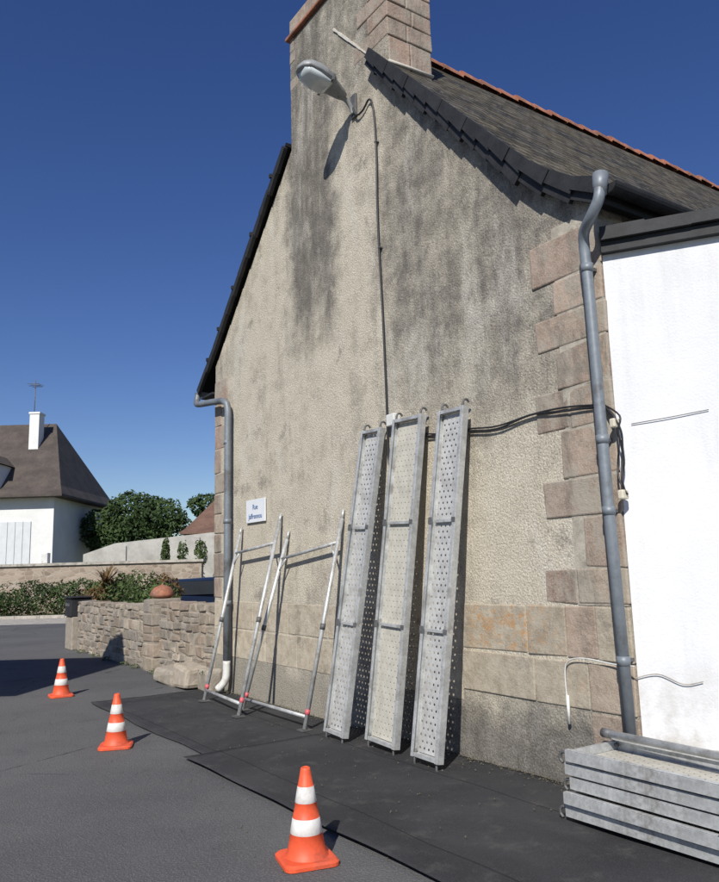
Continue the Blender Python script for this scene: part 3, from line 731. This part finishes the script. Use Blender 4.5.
# ---------------------------------------------------------------- far houses
M_FW=simple('far_white_render',(.72,.72,.70),.9,0,.06,1); M_FR=simple('brown_slate_roof',(.075,.060,.05),.8,0,.3,1.2,.5,.03); M_FR2=simple('tile_roof_brown',(.15,.085,.06),.85,0,.25,1.5,.4,.03)
M_GLS=simple('window_glass',(.03,.035,.04),.1,0,.1,3); M_SHUT=simple('pale_shutter',(.60,.62,.63),.6,0,.06,3)
fh=empty('white_village_house')
boxes('walls',[bx(-30,-18.1,45,54,0,6.3)],M_FW,fh)
def hip(name,x0,x1,y0,y1,z0,z1,inx,mat,parent,flare=.9):
    ym=(y0+y1)/2
    k=.16
    def ring(t,z): return [(x0+inx*t,y0+(ym-y0)*t,z),(x1-inx*t,y0+(ym-y0)*t,z),(x1-inx*t,y1-(y1-ym)*t,z),(x0+inx*t,y1-(y1-ym)*t,z)]
    vs=ring(0,z0-.12)+ring(0,z0)+ring(k,z0+(z1-z0)*.11)+[(x0+inx,ym,z1),(x1-inx,ym,z1)]
    fs=[(3,2,1,0)]
    for a_ in (0,4):
        for i in range(4): fs.append((a_+i,a_+(i+1)%4,a_+4+(i+1)%4,a_+4+i))
    fs+=[(8,9,13,12),(9,10,13),(10,11,12,13),(11,8,12)]
    return mesh(name,vs,fs,mat,parent)
hip('roof',-31,-17.35,44.2,54.8,6.4,11.6,2.6,M_FR,fh)
boxes('chimney',[bx(-20.9,-20.3,47.6,48.4,9.5,11.9),bx(-20.95,-20.25,47.55,48.45,11.9,12.02)],M_FW,fh)
boxes('garage_door_and_shutters',[bx(-21.2+i*.455,-20.76+i*.455,44.93,44.985,.0,4.9) for i in range(4)]+[bx(-22.6,-21.9,44.94,44.99,3.6,5.2)],M_SHUT,fh,bevel=.02)
boxes('window',[bx(-21.85,-21.35,44.95,44.99,3.7,5.1)],M_GLS,fh)
boxes('dormer',[bx(-22.6,-21.3,44.6,46.5,6.6,8.3)],M_FW,fh); mesh('dormer_roof',[(-22.8,44.3,8.3),(-21.1,44.3,8.3),(-21.95,44.3,9.0),(-22.8,48,8.3),(-21.1,48,8.3),(-21.95,48,9.0)],[(0,1,2),(0,2,5,3),(1,4,5,2)],M_FR,fh)
boxes('dormer_window',[bx(-22.3,-21.6,44.57,44.597,6.9,8.0)],M_GLS,fh)
tube('antenna_mast',[(-20.8,48,11.5),(-20.8,48,14.2)],.03,M_GALVD,fh,seg=6)
for k in range(5): tube('antenna_element',[(-21.2+k*.05,47.7+k*.15,13.9-.1*(k%2)),(-20.4,47.7+k*.15,13.9-.1*(k%2))],.018,M_GALVD,fh,seg=5)
bh=empty('brown_roof_house'); boxes('walls',[bx(-10.8,-2,49,56,0,4.2)],M_FW,bh)
hip('roof',-11.5,-1.5,48.4,56.6,4.2,6.6,1.5,M_FR2,bh)
nb=empty('shadow_caster_house'); boxes('walls',[bx(-15,-6.2,7.0,11.2,0,3.6)],M_FW,nb)  # unseen house, added out of view to cast the shadow on the left road
mesh('roof',[(-15.3,6.7,3.6),(-6.0,6.7,3.6),(-6.0,11.5,3.6),(-15.3,11.5,3.6),(-15.3,9.1,5.2),(-6.0,9.1,5.2)],[(0,1,5,4),(2,3,4,5),(0,4,3),(1,2,5)],M_FR,nb)
boxes('door_and_windows',[bx(-6.19,-6.15,8.5,9.4,0,2.1),bx(-6.19,-6.15,7.3,8.1,1,2.1)],M_GLS,nb)

# ---------------------------------------------------------------- parked car behind the garden wall
M_CAR=simple('dark_blue_car_paint',(.02,.035,.08),.25,.3,.05,3); M_TY=simple('tyre',(.02,.02,.02),.8,0,.1,10)
CM=Matrix.Translation((-4.9,21.5,0))@Matrix.Rotation(math.radians(20),4,'Z')
car=empty('parked_car',CM)
prof=[(-2.05,.35),(-2.1,.75),(-1.95,.92),(-1.1,1.02),(-.45,1.45),(.9,1.5),(1.75,1.1),(2.05,1.02),(2.1,.5),(2.0,.33)]
def carbody():
    vs=[];fs=[];n=len(prof)
    for y,k in ((-.86,1),(-.80,1.),(.80,1.),(.86,1)):
        for (x,z) in prof:
            zz=z
            yy=y
            if z>1.06: yy=y*.8
            vs.append((x,yy,zz-(.03 if abs(y)>.85 else 0)))
    for j in range(3):
        for i in range(n): fs.append((j*n+i,j*n+(i+1)%n,(j+1)*n+(i+1)%n,(j+1)*n+i))
    fs.append(tuple(range(n-1,-1,-1))); fs.append(tuple(3*n+i for i in range(n)))
    mesh('body',vs,fs,M_CAR,car,bevel=.03)
carbody()
boxes('side_windows',[[Vector(v) for v in [(-.75,s*.80-.02,1.05),(1.3,s*.80-.02,1.05),(.85,s*.72-.02,1.4),(-.4,s*.72-.02,1.4),(-.75,s*.80+.02,1.05),(1.3,s*.80+.02,1.05),(.85,s*.72+.02,1.4),(-.4,s*.72+.02,1.4)]] for s in (-1,1)],M_GLS,car)
for x in (-1.3,1.3):
    for y in (-.8,.8): tube('wheel',[(x,y-.1,.32),(x,y+.1,.32)],.32,M_TY,car,seg=20)
print('ok')
